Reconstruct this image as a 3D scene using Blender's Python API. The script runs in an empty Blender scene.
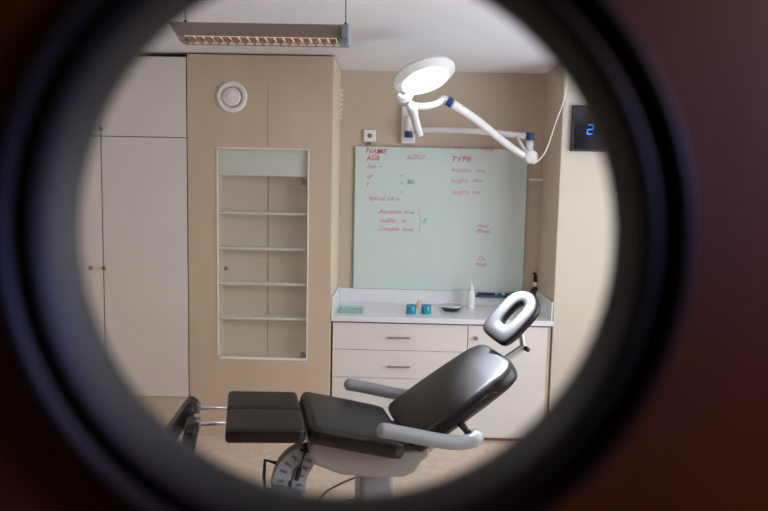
import bpy, bmesh, math, random
from mathutils import Matrix, Vector, Euler
random.seed(7)
PI = math.pi
SC = bpy.context.scene
COL = SC.collection

# ------------------------------------------------------------------ camera
F_PX, CX, CY, EYE = 660.0, 384.0, 255.5, 1.93
CAM_R = (Matrix.Rotation(math.radians(.9), 3, 'Z') @ Matrix.Rotation(math.radians(90 - 5.7), 3, 'X')
         @ Matrix.Rotation(math.radians(1.2), 3, 'Z'))
EYEP = Vector((0, 0, EYE))
cam_data = bpy.data.cameras.new('camera')
cam = bpy.data.objects.new('camera', cam_data)
COL.objects.link(cam)
cam.matrix_world = Matrix.Translation(EYEP) @ CAM_R.to_4x4()
cam_data.sensor_width = 36
cam_data.lens = F_PX / 768 * 36
cam_data.clip_start = .02
cam_data.dof.use_dof = True
cam_data.dof.focus_distance = 3.9
cam_data.dof.aperture_fstop = 2.5
SC.camera = cam


def ray(px, py):
    return CAM_R @ Vector(((px - CX) / F_PX, -(py - CY) / F_PX, -1))


def at(px, py, Y):
    d = ray(px, py)
    return EYEP + d * (Y / d.y)


def onfloor(px, py, Z=0.0):
    d = ray(px, py)
    return EYEP + d * ((Z - EYE) / d.z)


# ------------------------------------------------------------------ materials
def lin(c):
    c = c / 255
    return c / 12.92 if c <= .04045 else ((c + .055) / 1.055) ** 2.4


def rgb(r, g, b):
    return (lin(r), lin(g), lin(b), 1)


def mat(name, col, rough=.5, metal=0, noise=0, nscale=20, bump=0, bscale=200, coat=0, spec=.5, stretch=None):
    m = bpy.data.materials.new(name)
    m.use_nodes = True
    nt = m.node_tree
    p = nt.nodes['Principled BSDF']
    p.inputs['Base Color'].default_value = col
    p.inputs['Roughness'].default_value = rough
    p.inputs['Metallic'].default_value = metal
    p.inputs['Coat Weight'].default_value = coat
    p.inputs['Specular IOR Level'].default_value = spec
    tc = nt.nodes.new('ShaderNodeTexCoord')
    mp = nt.nodes.new('ShaderNodeMapping')
    nt.links.new(tc.outputs['Object'], mp.inputs['Vector'])
    if stretch:
        mp.inputs['Scale'].default_value = stretch
    n = nt.nodes.new('ShaderNodeTexNoise')
    n.inputs['Scale'].default_value = nscale
    n.inputs['Detail'].default_value = 6
    nt.links.new(mp.outputs['Vector'], n.inputs['Vector'])
    r = nt.nodes.new('ShaderNodeValToRGB')
    k = max(noise, .02)
    r.color_ramp.elements[0].position = .3
    r.color_ramp.elements[1].position = .7
    r.color_ramp.elements[0].color = tuple(c * (1 - k) for c in col[:3]) + (1,)
    r.color_ramp.elements[1].color = tuple(min(1, c * (1 + k)) for c in col[:3]) + (1,)
    nt.links.new(n.outputs['Fac'], r.inputs['Fac'])
    nt.links.new(r.outputs['Color'], p.inputs['Base Color'])
    if bump:
        n2 = nt.nodes.new('ShaderNodeTexNoise')
        n2.inputs['Scale'].default_value = bscale
        nt.links.new(mp.outputs['Vector'], n2.inputs['Vector'])
        b = nt.nodes.new('ShaderNodeBump')
        b.inputs['Strength'].default_value = bump
        b.inputs['Distance'].default_value = .002
        nt.links.new(n2.outputs['Fac'], b.inputs['Height'])
        nt.links.new(b.outputs['Normal'], p.inputs['Normal'])
    return m


def emit(name, col, s):
    m = mat(name, (.8, .8, .8, 1) if s > 2 else (.01, .01, .02, 1), .4)
    p = m.node_tree.nodes['Principled BSDF']
    p.inputs['Emission Color'].default_value = col
    p.inputs['Emission Strength'].default_value = s
    return m


def pane_mat(name, tint, haze=0.0, hazecol=(.6, .7, .65, 1), refl=1.0):
    """thin sheet of glass: clear tinted transmission, fresnel mirror, a little frosting"""
    m = bpy.data.materials.new(name)
    m.use_nodes = True
    nt = m.node_tree
    nt.nodes.clear()
    out = nt.nodes.new('ShaderNodeOutputMaterial')
    tr = nt.nodes.new('ShaderNodeBsdfTransparent')
    tr.inputs['Color'].default_value = tint
    df = nt.nodes.new('ShaderNodeBsdfDiffuse')
    df.inputs['Color'].default_value = hazecol
    gl = nt.nodes.new('ShaderNodeBsdfGlossy')
    gl.inputs['Roughness'].default_value = .02
    a = nt.nodes.new('ShaderNodeMixShader')
    a.inputs[0].default_value = haze
    lw = nt.nodes.new('ShaderNodeLayerWeight')      # schlick curve, the same from both sides
    lw.inputs['Blend'].default_value = .5
    pw = nt.nodes.new('ShaderNodeMath')
    pw.operation = 'POWER'
    pw.inputs[1].default_value = 5
    nt.links.new(lw.outputs['Facing'], pw.inputs[0])
    fr = nt.nodes.new('ShaderNodeMath')
    fr.operation = 'MULTIPLY_ADD'
    fr.inputs[1].default_value = .9
    fr.inputs[2].default_value = .04
    nt.links.new(pw.outputs[0], fr.inputs[0])
    mu = nt.nodes.new('ShaderNodeMath')
    mu.operation = 'MULTIPLY'
    mu.inputs[1].default_value = refl
    b = nt.nodes.new('ShaderNodeMixShader')
    nt.links.new(tr.outputs[0], a.inputs[1])
    nt.links.new(df.outputs[0], a.inputs[2])
    nt.links.new(fr.outputs[0], mu.inputs[0])
    nt.links.new(mu.outputs[0], b.inputs[0])
    nt.links.new(a.outputs[0], b.inputs[1])
    nt.links.new(gl.outputs[0], b.inputs[2])
    nt.links.new(b.outputs[0], out.inputs[0])
    return m


M = {
    'wall': mat('beige_wall_paint', rgb(200, 184, 165), .8, noise=.03, nscale=3, bump=.05),
    'pier': mat('cream_wall_paint', rgb(207, 199, 186), .8, noise=.02, nscale=3, bump=.05),
    'ceil': mat('ceiling_paint', rgb(236, 239, 248), .9, noise=.02, nscale=2),
    'floor': mat('floor_vinyl', rgb(214, 194, 176), .55, noise=.10, nscale=14, bump=.03),
    'tan': mat('tan_laminate', rgb(208, 187, 164), .5, noise=.03, nscale=6, stretch=(1, 1, .15)),
    'edge': mat('edge_banding', rgb(226, 210, 186), .5),
    'cup': mat('white_laminate', rgb(226, 219, 215), .45, noise=.02, nscale=3),
    'drawer': mat('drawer_laminate', rgb(226, 223, 219), .4, noise=.02, nscale=3),
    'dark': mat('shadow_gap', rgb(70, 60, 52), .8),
    'top': mat('solid_surface', rgb(229, 231, 235), .25, noise=.01, nscale=30),
    'board': mat('glass_board', rgb(212, 227, 223), .12, noise=.015, nscale=2, coat=.3),
    'boardedge': mat('glass_edge', rgb(120, 165, 150), .2),
    'pink': mat('pink_marker', rgb(214, 96, 140), .6),
    'pink2': mat('thin_pink_marker', rgb(208, 128, 162), .6),
    'teal': mat('teal_marker', rgb(60, 180, 170), .6),
    'white': mat('white_enamel', rgb(232, 232, 234), .3),
    'plastic': mat('white_plastic', rgb(238, 238, 236), .4),
    'blue': mat('blue_plastic', rgb(14, 56, 116), .4),
    'chrome': mat('brushed_chrome', rgb(222, 224, 230), .32, metal=1),
    'steel': mat('dark_steel_handle', rgb(150, 146, 143), .4, metal=1),
    'vinyl': mat('black_vinyl', rgb(15, 12, 12), .40, noise=.06, nscale=8, bump=.08, bscale=450, spec=.36),
    'seam': mat('black_piping', rgb(20, 19, 20), .5),
    'grey': mat('grey_plastic', rgb(142, 145, 150), .42, noise=.02),
    'greyd': mat('grey_shell', rgb(150, 148, 146), .45, noise=.02),
    'fan': mat('blue_grey_plastic', rgb(160, 172, 184), .5, noise=.03),
    'slot': mat('dark_slots', rgb(104, 116, 126), .6),
    'black': mat('black_plastic', rgb(22, 21, 22), .4),
    'fix': mat('grey_metal_housing', rgb(128, 118, 112), .5, noise=.03),
    'fixcap': mat('blue_grey_cap', rgb(138, 146, 156), .5),
    'louvre': mat('louvre_blade', rgb(150, 112, 90), .5),
    'turq': mat('turquoise_glass', rgb(8, 150, 185), .12, coat=.5),
    'rubber': mat('rubber_gasket', rgb(27, 25, 24), .5, spec=.22, noise=.05, nscale=30),
    'door': mat('varnished_mahogany', rgb(80, 35, 14), .5, noise=.18, nscale=5, stretch=(6, 6, .5)),
    'shelf': mat('white_shelf', rgb(240, 238, 232), .4),
    'inner': mat('cabinet_lining', rgb(228, 214, 203), .6),
    'corr': mat('corridor_paint', rgb(200, 188, 170), .8),
    'corrd': mat('dark_corridor_floor', rgb(70, 60, 55), .6),
    'screen': mat('clock_face', rgb(16, 20, 38), .15, coat=.5),
    'led': emit('blue_led', (.04, .22, 1, 1), 1.9),
    'lamp': emit('lamp_diffuser', (.95, .97, 1, 1), 12),
    'tube': emit('warm_tube', (1, .68, .5, 1), .5),
    'panel': emit('fill_panel_glow', (1, .96, .92, 1), 10.0),  # glow of the added, unseen fill panels
    'corrlamp': emit('corridor_lamp_diffuser', (1, .8, .65, 1), 2.0),
    'skin': mat('pink_label', rgb(222, 190, 178), .6),
    'green': mat('green_label', rgb(30, 130, 120), .5),
    'navy': mat('navy_tray', rgb(58, 88, 120), .4),
    'pane': pane_mat('porthole_glass', (1, 1, 1, 1), 0, refl=1.6),
    'cabglass': pane_mat('pale_green_glass', (.98, .993, .982, 1), .05, (.74, .82, .76, 1), refl=1.2),
    'trayglass': pane_mat('tray_glass', (.80, .93, .90, 1), .15, (.6, .8, .75, 1)),
}


# ------------------------------------------------------------------ mesh helpers
def obj(name, bm, m, parent=None, smooth=False, bevel=0, seg=2, loc=None, rot=None):
    me = bpy.data.meshes.new(name)
    bmesh.ops.recalc_face_normals(bm, faces=bm.faces)
    bm.to_mesh(me)
    bm.free()
    o = bpy.data.objects.new(name, me)
    COL.objects.link(o)
    me.materials.append(M[m] if isinstance(m, str) else m)
    if smooth:
        for p in me.polygons:
            p.use_smooth = True
    if bevel:
        b = o.modifiers.new('bevel', 'BEVEL')
        b.width = bevel
        b.segments = seg
        b.limit_method = 'ANGLE'
        b.angle_limit = math.radians(35)
        for p in me.polygons:
            p.use_smooth = True
        w = o.modifiers.new('wn', 'WEIGHTED_NORMAL')
        w.keep_sharp = True
    if parent:
        o.parent = parent
    if loc:
        o.location = loc
    if rot:
        o.rotation_euler = rot
    return o


def empty(name, loc, rz=0):
    o = bpy.data.objects.new(name, None)
    o.empty_display_size = .05
    COL.objects.link(o)
    o.location = loc
    o.rotation_euler = (0, 0, rz)
    return o


def tag(o, label, cat, group=None):
    o['label'] = label
    o['category'] = cat
    if group:
        o['group'] = group
    return o


def structure(o):
    o['kind'] = 'structure'
    return o


def box(bm, x0, x1, y0, y1, z0, z1):
    r = bmesh.ops.create_cube(bm, size=1)
    for v in r['verts']:
        v.co = Vector(((x0 + x1) / 2 + v.co.x * (x1 - x0), (y0 + y1) / 2 + v.co.y * (y1 - y0), (z0 + z1) / 2 + v.co.z * (z1 - z0)))
    return r['verts']


def bx(name, d, m, parent=None, bevel=0, seg=2):
    bm = bmesh.new()
    box(bm, *d)
    return obj(name, bm, m, parent, bevel=bevel, seg=seg)


def prism(bm, pts, a, b, axis='y'):
    """extrude a 2-D outline between a and b along an axis"""
    def P(p, t):
        if axis == 'y':
            return (p[0], t, p[1])
        if axis == 'x':
            return (t, p[0], p[1])
        return (p[0], p[1], t)
    A = [bm.verts.new(P(p, a)) for p in pts]
    B = [bm.verts.new(P(p, b)) for p in pts]
    n = len(pts)
    bm.faces.new(A)
    bm.faces.new(B[::-1])
    for i in range(n):
        bm.faces.new((A[i], A[(i + 1) % n], B[(i + 1) % n], B[i]))


def catmull(pts, n=8):
    pts = [Vector(p) for p in pts]
    P = [pts[0] * 2 - pts[1]] + pts + [pts[-1] * 2 - pts[-2]]
    out = []
    for i in range(1, len(P) - 2):
        for k in range(n):
            t = k / n
            a, b, c, d = P[i - 1], P[i], P[i + 1], P[i + 2]
            out.append(.5 * ((2 * b) + (c - a) * t + (2 * a - 5 * b + 4 * c - d) * t * t + (3 * b - a - 3 * c + d) * t ** 3))
    out.append(pts[-1])
    return out


def tube(bm, pts, r, seg=12, flat=1.0, caps=True, up=None):
    """round (or flattened) tube along a path; r may be a function of 0..1; the ends are domed"""
    pts = [Vector(p) for p in pts]
    n = len(pts)
    rings = []
    rf = r if callable(r) else (lambda t: r)
    prev = None
    for i, p in enumerate(pts):
        d = (pts[min(i + 1, n - 1)] - pts[max(i - 1, 0)]).normalized()
        ref = Vector(up) if up else (prev if prev else (Vector((0, 0, 1)) if abs(d.z) < .9 else Vector((1, 0, 0))))
        a = (ref - d * ref.dot(d)).normalized()
        prev = a
        b = d.cross(a)
        rr = rf(i / (n - 1))
        rings.append([bm.verts.new(p + a * (math.cos(2 * PI * k / seg) * rr * flat) + b * (math.sin(2 * PI * k / seg) * rr)) for k in range(seg)])
    for A, B in zip(rings, rings[1:]):
        for k in range(seg):
            bm.faces.new((A[k], A[(k + 1) % seg], B[(k + 1) % seg], B[k]))
    if caps:
        bm.faces.new(rings[0])
        bm.faces.new(rings[-1][::-1])
    return rings


def dome(rmax, e=.12):
    def f(t):
        k = min(t, 1 - t) / e
        return rmax if k >= 1 else rmax * max(.25, math.sqrt(max(0, 1 - (1 - k) ** 2)))
    return f


def lathe(bm, prof, seg=48, axis='z', close=False):
    rings = []
    for r, h in prof:
        ring = []
        for k in range(seg):
            a = 2 * PI * k / seg
            c, s = r * math.cos(a), r * math.sin(a)
            ring.append(bm.verts.new((c, s, h) if axis == 'z' else (c, h, s)))
        rings.append(ring)
    if close:
        rings.append(rings[0])
    for A, B in zip(rings, rings[1:]):
        for k in range(seg):
            bm.faces.new((A[k], A[(k + 1) % seg], B[(k + 1) % seg], B[k]))
    if not close:
        if prof[0][0] > 1e-4:
            bm.faces.new(rings[0])
        if prof[-1][0] > 1e-4:
            bm.faces.new(rings[-1][::-1])
    return rings


def lathed(name, prof, m, parent=None, loc=None, rot=None, seg=32, axis='z', close=False):
    bm = bmesh.new()
    lathe(bm, [(max(r, .0002), h) for r, h in prof], seg, axis, close)
    return obj(name, bm, m, parent, smooth=True, loc=loc, rot=rot)


def shade_auto(o, ang=35):
    me = o.data
    me.set_sharp_from_angle(angle=math.radians(ang))


def round_poly(x0, x1, y0, y1, r, n=6):
    out = []
    for cx, cy, a0 in ((x1 - r, y1 - r, 0), (x0 + r, y1 - r, 90), (x0 + r, y0 + r, 180), (x1 - r, y0 + r, 270)):
        for k in range(n + 1):
            a = math.radians(a0 + 90 * k / n)
            out.append((cx + r * math.cos(a), cy + r * math.sin(a)))
    return out


# ------------------------------------------------------------------ the room
YF, YB = 4.95, 5.57            # fronts of the built-in units, back wall of the alcove
XL, XM, XR = -1.563, -.472, 1.216
ZC = 2.905
RX0, RX1 = -3.0, 2.6
DY = .385                      # corridor face of the door
structure(bx('floor', (RX0, RX1, DY + .04, YB + .1, -.05, 0), 'floor'))
structure(bx('ceiling', (RX0, RX1, DY, YB + .1, ZC, ZC + .06), 'ceil'))
structure(bx('wall_back', (RX0, RX1, YB, YB + .1, 0, ZC), 'wall'))
structure(bx('wall_left', (RX0 - .1, RX0, DY, YB + .1, 0, ZC), 'pier'))
# the pier to the right of the alcove
structure(bx('wall_pier', (XR, RX1, YF, YB, 0, ZC), 'pier'))
bm = bmesh.new()               # beige side cheek of the alcove
box(bm, XR - .004, XR, YF + .004, YB, 1.06, ZC)
structure(obj('wall_alcove', bm, 'wall'))
# right wall with a window opening
wy0, wy1, wz0, wz1 = 1.5, 4.1, 1.0, 2.45
bm = bmesh.new()
box(bm, RX1, RX1 + .1, DY, wy0, 0, ZC)
box(bm, RX1, RX1 + .1, wy1, YB + .1, 0, ZC)
box(bm, RX1, RX1 + .1, wy0, wy1, 0, wz0)
box(bm, RX1, RX1 + .1, wy0, wy1, wz1, ZC)
structure(obj('wall_right', bm, 'pier'))
bm = bmesh.new()
for d in ((wy0, wy0 + .05, wz0, wz1), (wy1 - .05, wy1, wz0, wz1), (wy0, wy1, wz0, wz0 + .05), (wy0, wy1, wz1 - .05, wz1), ((wy0 + wy1) / 2 - .03, (wy0 + wy1) / 2 + .03, wz0, wz1)):
    box(bm, RX1 + .02, RX1 + .07, d[0], d[1], d[2], d[3])
structure(obj('window_1', bm, 'white'))

# door with porthole
pc = at(344, 241, .40)
PX, PZ = pc.x, pc.z
HOLE = .194
dx0, dx1, dz1 = PX - .46, PX + .46, 2.42


def plate_with_hole(bm, x0, x1, z0, z1, y0, y1, cx, cz, r, seg=96):
    inner, outer = [], []
    for k in range(seg):
        a = 2 * PI * k / seg
        c, s = math.cos(a), math.sin(a)
        inner.append((cx + r * c, cz + r * s))
        tx = (x1 - cx) / c if c > 1e-9 else ((x0 - cx) / c if c < -1e-9 else 1e9)
        tz = (z1 - cz) / s if s > 1e-9 else ((z0 - cz) / s if s < -1e-9 else 1e9)
        t = min(tx, tz)
        outer.append((cx + t * c, cz + t * s))
    R = []
    for y in (y0, y1):
        R.append(([bm.verts.new((p[0], y, p[1])) for p in inner], [bm.verts.new((p[0], y, p[1])) for p in outer]))
    for k in range(seg):
        j = (k + 1) % seg
        for I, O in R:
            bm.faces.new((I[k], I[j], O[j], O[k]))
        bm.faces.new((R[0][0][k], R[0][0][j], R[1][0][j], R[1][0][k]))
        bm.faces.new((R[0][1][k], R[0][1][j], R[1][1][j], R[1][1][k]))


bm = bmesh.new()
plate_with_hole(bm, dx0, dx1, .01, dz1, DY, DY + .022, PX, PZ, HOLE)
door = structure(obj('door_1', bm, 'door'))
ring = lathed('porthole_ring', [(.206, .410), (.172, .412), (.1645, .407), (.1635, .398), (.1660, .390), (.1690, .378), (.1730, .369), (.1780, .368), (.1810, .374),
                       (.1830, .3800), (.1860, .3790), (.1895, .368), (.1935, .3645), (.1975, .3665), (.2000, .376), (.2005, .3845), (.2006, .3849)],
              'rubber', door, loc=(PX, 0, PZ), seg=128, axis='y', close=False)
# remove end caps made for the open profile
bm = bmesh.new()
bm.from_mesh(ring.data)
big = [f for f in bm.faces if len(f.verts) > 8]
bmesh.ops.delete(bm, geom=big, context='FACES')
bmesh.ops.recalc_face_normals(bm, faces=bm.faces)
bm.to_mesh(ring.data)
bm.free()
bm = bmesh.new()
lathe(bm, [(.0002, .4005), (.1630, .4005)], 96, 'y')
for f in [f for f in bm.faces if len(f.verts) > 8]:
    bm.faces.remove(f)
obj('porthole_glass', bm, 'pane', door, loc=(PX, 0, PZ))
bm = bmesh.new()
box(bm, RX0, dx0 - .004, DY, DY + .04, 0, ZC)
box(bm, dx1 + .004, RX1, DY, DY + .04, 0, ZC)
box(bm, dx0 - .004, dx1 + .004, DY, DY + .04, dz1 + .004, ZC)
structure(obj('wall_front', bm, 'door'))

# corridor behind the camera
structure(bx('floor_corridor', (-1.6, 1.6, -2.2, DY + .04, -.05, 0), 'corrd'))
structure(bx('ceiling_corridor', (-1.6, 1.6, -2.2, DY, 2.75, 2.8), 'corr'))
structure(bx('wall_corridor', (-1.6, 1.6, -2.3, -2.2, 0, 2.8), 'corr'))
structure(bx('wall_corridor_left', (-1.7, -1.6, -2.3, DY, 0, 2.8), 'corr'))
structure(bx('wall_corridor_right', (1.6, 1.7, -2.3, DY, 0, 2.8), 'corr'))


# ------------------------------------------------------------------ tall white cupboards at the left
def knob(parent, x, z, y=YF, r=.015, m='steel'):
    return lathed('knob', [(.005, 0), (.005, -.014), (r, -.018), (r, -.028), (r * .8, -.031), (.0002, -.031)], m, parent, loc=(x, y, z), axis='y', seg=20)


XS = -2.21
zt = ZC - .035
zsp = at(150, 137, YF).z
zb = .30


def cupboard(x0, x1, klow, kup, label):
    t = empty('tall_cupboard', ((x0 + x1) / 2, YB - .3, 0))
    ox = (x0 + x1) / 2
    oy = YB - .3

    def L(x, y, z):
        return (x - ox, y - oy, z)
    bm = bmesh.new()
    box(bm, x0 + .002 - ox, x1 - .002 - ox, YF + .022 - oy, YB - .003 - oy, zb - .02, ZC - .03)
    obj('carcass', bm, 'dark', t)
    bm = bmesh.new()
    box(bm, x0 + .002 - ox, x1 - .002 - ox, YF + .012 - oy, YB - .003 - oy, .002, zb - .006)
    obj('plinth', bm, 'wall', t)
    for nm, z0, z1, kx, kz in (('upper_door', zsp + .003, zt, kup, at(102, 129, YF).z), ('lower_door', zb, zsp - .003, klow, at(105, 268, YF).z)):
        bm = bmesh.new()
        box(bm, x0 + .003 - ox, x1 - .006 - ox, YF - oy, YF + .019 - oy, z0, z1)
        d = obj(nm, bm, 'cup', t, bevel=.0015)
        knob(d, kx - ox, kz, YF - oy)
    tag(t, label, 'cupboard', 'tall white cupboards at the left')
    return t


cupboard(XS, XL, at(105, 268, YF).x, at(102, 129, YF).x, 'full-height white built-in cupboard directly beside the tan cabinet panel')
cupboard(XS - .64, XS, at(92, 268, YF).x, XS - .05, 'white built-in cupboard half cut off by the porthole rim at the left')

# ------------------------------------------------------------------ tan tall unit with the glass-fronted cabinet
gx0, gx1 = -1.337, -.652
gz0, gz1 = .620, 2.216
tu = empty('display_cabinet', ((XL + XM) / 2, YB - .3, 0))
tx, ty = tu.location.x, tu.location.y
zt2 = ZC - .012


def tbox(name, d, m, parent=tu, bevel=0):
    bm = bmesh.new()
    box(bm, d[0] - tx, d[1] - tx, d[2] - ty, d[3] - ty, d[4], d[5])
    return obj(name, bm, m, parent, bevel=bevel)


bm = bmesh.new()
for d in ((XL + .004, gx0, YF, YF + .02, .002, zt2), (gx1, XM - .012, YF, YF + .02, .002, zt2), (gx0, gx1, YF, YF + .02, .002, gz0), (gx0, gx1, YF, YF + .02, gz1, zt2)):
    box(bm, d[0] - tx, d[1] - tx, d[2] - ty, d[3] - ty, d[4], d[5])
bmesh.ops.remove_doubles(bm, verts=bm.verts, dist=1e-5)
obj('front_panel', bm, 'tan', tu)
sx = at(268, 120, YF).x
tbox('panel_seam', (sx - .002, sx + .002, YF - .0012, YF, gz1, at(268, 86, YF).z), mat('seam_shadow', rgb(168, 142, 116), .6))
tbox('side_panel', (XM - .006, XM - .002, YF + .022, YB - .003, .002, zt2), 'edge')
tbox('edge_strip', (XM - .0115, XM - .0015, YF - .001, YF + .021, .002, zt2), 'edge')
# lining and shelves
CY0, CY1 = YF + .021, YF + .17
bm = bmesh.new()
for d in ((gx0 - .02, gx0 - .002, CY0, CY1, gz0 - .02, gz1 + .02), (gx1 + .002, gx1 + .02, CY0, CY1, gz0 - .02, gz1 + .02), (gx0 - .02, gx1 + .02, CY1, CY1 + .015, gz0 - .02, gz1 + .02),
          (gx0, gx1, CY0, CY1, gz0 - .02, gz0 - .002), (gx0, gx1, CY0, CY1, gz1 + .002, gz1 + .02)):
    box(bm, d[0] - tx, d[1] - tx, d[2] - ty, d[3] - ty, d[4], d[5])
obj('lining', bm, 'inner', tu)
sb = at(268, 240, CY1).x
tbox('back_seam', (sb - .003, sb + .003, CY1 - .003, CY1 - .0005, gz0, gz1 - .2), 'louvre')
for v in (213.5, 249, 284, 318.5):
    z = at(265, v, CY0 + .02).z
    tbox('shelf', (gx0 + .001, gx1 - .001, CY0 + .015, CY1 - .006, z - .009, z + .009), 'shelf')
z = at(265, 176, CY0).z
tbox('top_box_front', (gx0 + .003, gx1 - .003, CY0 + .004, CY0 + .02, z, gz1 - .004), 'shelf')
tbox('top_box_floor', (gx0 + .003, gx1 - .003, CY0 + .022, CY1 - .006, z, z + .016), 'shelf')
# glass door in a thin steel frame line
bm = bmesh.new()
box(bm, gx0 + .004 - tx, gx1 - .004 - tx, YF - .003 - ty, YF + .003 - ty, gz0 + .004, gz1 - .004)
gd = obj('glass_door', bm, 'cabglass', tu)
bm = bmesh.new()
for d in ((gx0 - .004, gx0 + .008, gz0 - .006, gz1 + .004), (gx1 - .006, gx1 + .003, gz0 - .006, gz1 + .004), (gx0, gx1, gz0 - .008, gz0 + .010), (gx0, gx1, gz1 - .006, gz1 + .004)):
    box(bm, d[0] - tx, d[1] - tx, YF - .006 - ty, YF - .0005 - ty, d[2], d[3])
obj('door_edging', bm, 'shelf', gd)
knob(gd, at(227, 268, YF).x - tx, at(227, 268, YF).z, YF - ty - .003)
for v in (182, 355):
    z = at(305, v, YF).z
    bm = bmesh.new()
    box(bm, gx1 - .05 - tx, gx1 - .006 - tx, YF - .014 - ty, YF - .004 - ty, z - .022, z + .022)
    obj('hinge', bm, 'steel', gd, bevel=.003)
tag(tu, 'tall tan built-in cabinet with a narrow glass door and white shelves', 'cabinet')

# round air valve above the glass door
p = at(232, 97, YF)
av = empty('air_valve', (p.x, YF, p.z))
k = .115
lathed('rim', [(k, 0), (k, -.008), (k * .93, -.016), (k * .80, -.018), (k * .70, -.010), (k * .64, 0)], 'plastic', av, axis='y', seg=48)
lathed('cone', [(k * .60, -.002), (k * .60, -.018), (k * .5, -.026), (k * .38, -.022), (k * .3, -.028), (k * .15, -.030), (.0002, -.030)], 'plastic', av, axis='y', seg=40)
tag(av, 'round white air valve high on the tan cabinet panel', 'vent')

# white squiggly cord guide hanging beside the tan unit
p = at(341, 104, YF + .45)
bm = bmesh.new()
z0, z1 = at(341, 119, YF + .45).z, at(341, 90, YF + .45).z
pts = []
n = 90
for i in range(n + 1):
    t = i / n
    a = t * 2 * PI * 6
    pts.append((XM + .014 + .011 * math.cos(a), YF + .45 + .015 * math.sin(a), z0 + (z1 - z0) * t))
tube(bm, pts, .0045, 8)
o = obj('coiled_cord', bm, 'plastic', smooth=True)
tag(o, 'short white coiled cord on the side of the tan cabinet', 'cord')

# ------------------------------------------------------------------ base cabinets and worktop
zw0, zw1 = .926, .966
xs2 = at(466.5, 380, YF).x
zl = [at(400, 323, YF).z, at(400, 351, YF).z, at(400, 379, YF).z, at(400, 408, YF).z, .035]
FY = YF + .012


def base(x0, x1, name):
    t = empty(name, ((x0 + x1) / 2, YB - .3, 0))
    ox, oy = t.location.x, t.location.y
    bm = bmesh.new()
    box(bm, x0 - ox, x1 - ox, FY + .021 - oy, YB - .003 - oy, .03, zw0 - .001)
    obj('carcass', bm, 'dark', t)
    bm = bmesh.new()
    box(bm, x0 - ox, x1 - ox, FY + .03 - oy, YB - .01 - oy, .0005, .029)
    obj('plinth', bm, 'louvre', t)
    return t, ox, oy


t, ox, oy = base(XM + .002, xs2 - .001, 'drawer_cabinet')
for i in range(4):
    bm = bmesh.new()
    box(bm, XM + .014 - ox, xs2 - .003 - ox, FY - oy, FY + .019 - oy, zl[i + 1] + .002, zl[i] - .002 - (.008 if i == 0 else 0))
    d = obj('drawer', bm, 'drawer', t, bevel=.0012)
    hc = (398.5, (337.5, 366.5, 396, 425)[i])
    q = at(hc[0], hc[1], YF)
    bm = bmesh.new()
    tube(bm, [(q.x - .09 - ox, FY - .026 - oy, q.z), (q.x + .09 - ox, FY - .026 - oy, q.z)], .0065, 10)
    for s in (-.07, .07):
        tube(bm, [(q.x + s - ox, FY - .026 - oy, q.z), (q.x + s - ox, FY - oy, q.z)], .004, 8)
    h = obj('handle', bm, 'steel', d, smooth=True)
    shade_auto(h)
tag(t, 'white base cabinet with drawers and steel bar handles below the worktop', 'cabinet', 'base cabinets below the worktop')
t, ox, oy = base(xs2 + .001, XR - .008, 'door_cabinet')
bm = bmesh.new()
box(bm, xs2 + .003 - ox, XR - .035 - ox, FY - oy, FY + .019 - oy, .035, zl[0] - .010)
d = obj('door', bm, 'drawer', t, bevel=.0012)
q = at(476, 338, YF)
knob(d, q.x - ox, q.z, FY - oy, r=.016)
bm = bmesh.new()
box(bm, XR - .031 - ox, XR - .010 - ox, FY + .008 - oy, FY + .02 - oy, .03, zl[0] - .01)
obj('filler_strip', bm, 'tan', t)
tag(t, 'white base cabinet with a knobbed door behind the chair back', 'cabinet', 'base cabinets below the worktop')

ux = at(338, 289, YB)
wt = empty('worktop', ((XM + XR) / 2, YB - .3, zw0))
ox, oy, oz = wt.location


def wbox(name, d, m='top', bevel=.003):
    bm = bmesh.new()
    box(bm, d[0] - ox, d[1] - ox, d[2] - oy, d[3] - oy, d[4] - oz, d[5] - oz)
    return obj(name, bm, m, wt, bevel=bevel)


wbox('slab', (XM + .002, XR - .001, YF - .012, YB - .002, zw0, zw1))
ZU = 1.09
wbox('back_upstand', (XM + .014, XR - .014, YB - .016, YB - .002, zw1 + .0005, ZU), bevel=.002)
wbox('side_upstand', (XM + .002, XM + .013, YF + .002, YB - .002, zw1 + .0005, ZU + .02), bevel=.002)
wbox('side_upstand', (XR - .018, XR - .006, YF + .002, YB - .002, zw1 + .0005, ZU + .02), bevel=.002)
tag(wt, 'white worktop with raised upstands running across the alcove', 'worktop')

# ------------------------------------------------------------------ glass board with writing
BY = YB - .022
c = [at(355.5, 144.5, BY), at(527, 151.5, BY), at(353.5, 289, BY), at(523.5, 291, BY)]
bx0, bx1 = (c[0].x + c[2].x) / 2, (c[1].x + c[3].x) / 2
bz0, bz1 = ZU + .003, (c[0].z + c[1].z) / 2
bd = empty('writing_board', ((bx0 + bx1) / 2, BY, bz0))
bcx = (bx0 + bx1) / 2
bm = bmesh.new()
box(bm, bx0 - bcx, bx1 - bcx, 0, .006, 0, bz1 - bz0)
obj('glass_sheet', bm, 'board', bd, bevel=.001)
bm = bmesh.new()
H_ = bz1 - bz0
for d in ((bx0 - .004, bx0, 0, H_), (bx1, bx1 + .004, 0, H_), (bx0 - .004, bx1 + .004, H_, H_ + .004)):
    box(bm, d[0] - bcx, d[1] - bcx, -.0005, .0065, d[2], d[3])
obj('glass_rim', bm, 'boardedge', bd)
for x in (bx0 + .1, bx1 - .1):
    for z in (.1, H_ - .1):
        bm = bmesh.new()
        box(bm, x - .02 - bcx, x + .02 - bcx, .0065, .0215, z - .02, z + .02)
        obj('standoff', bm, 'steel', bd)


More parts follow.
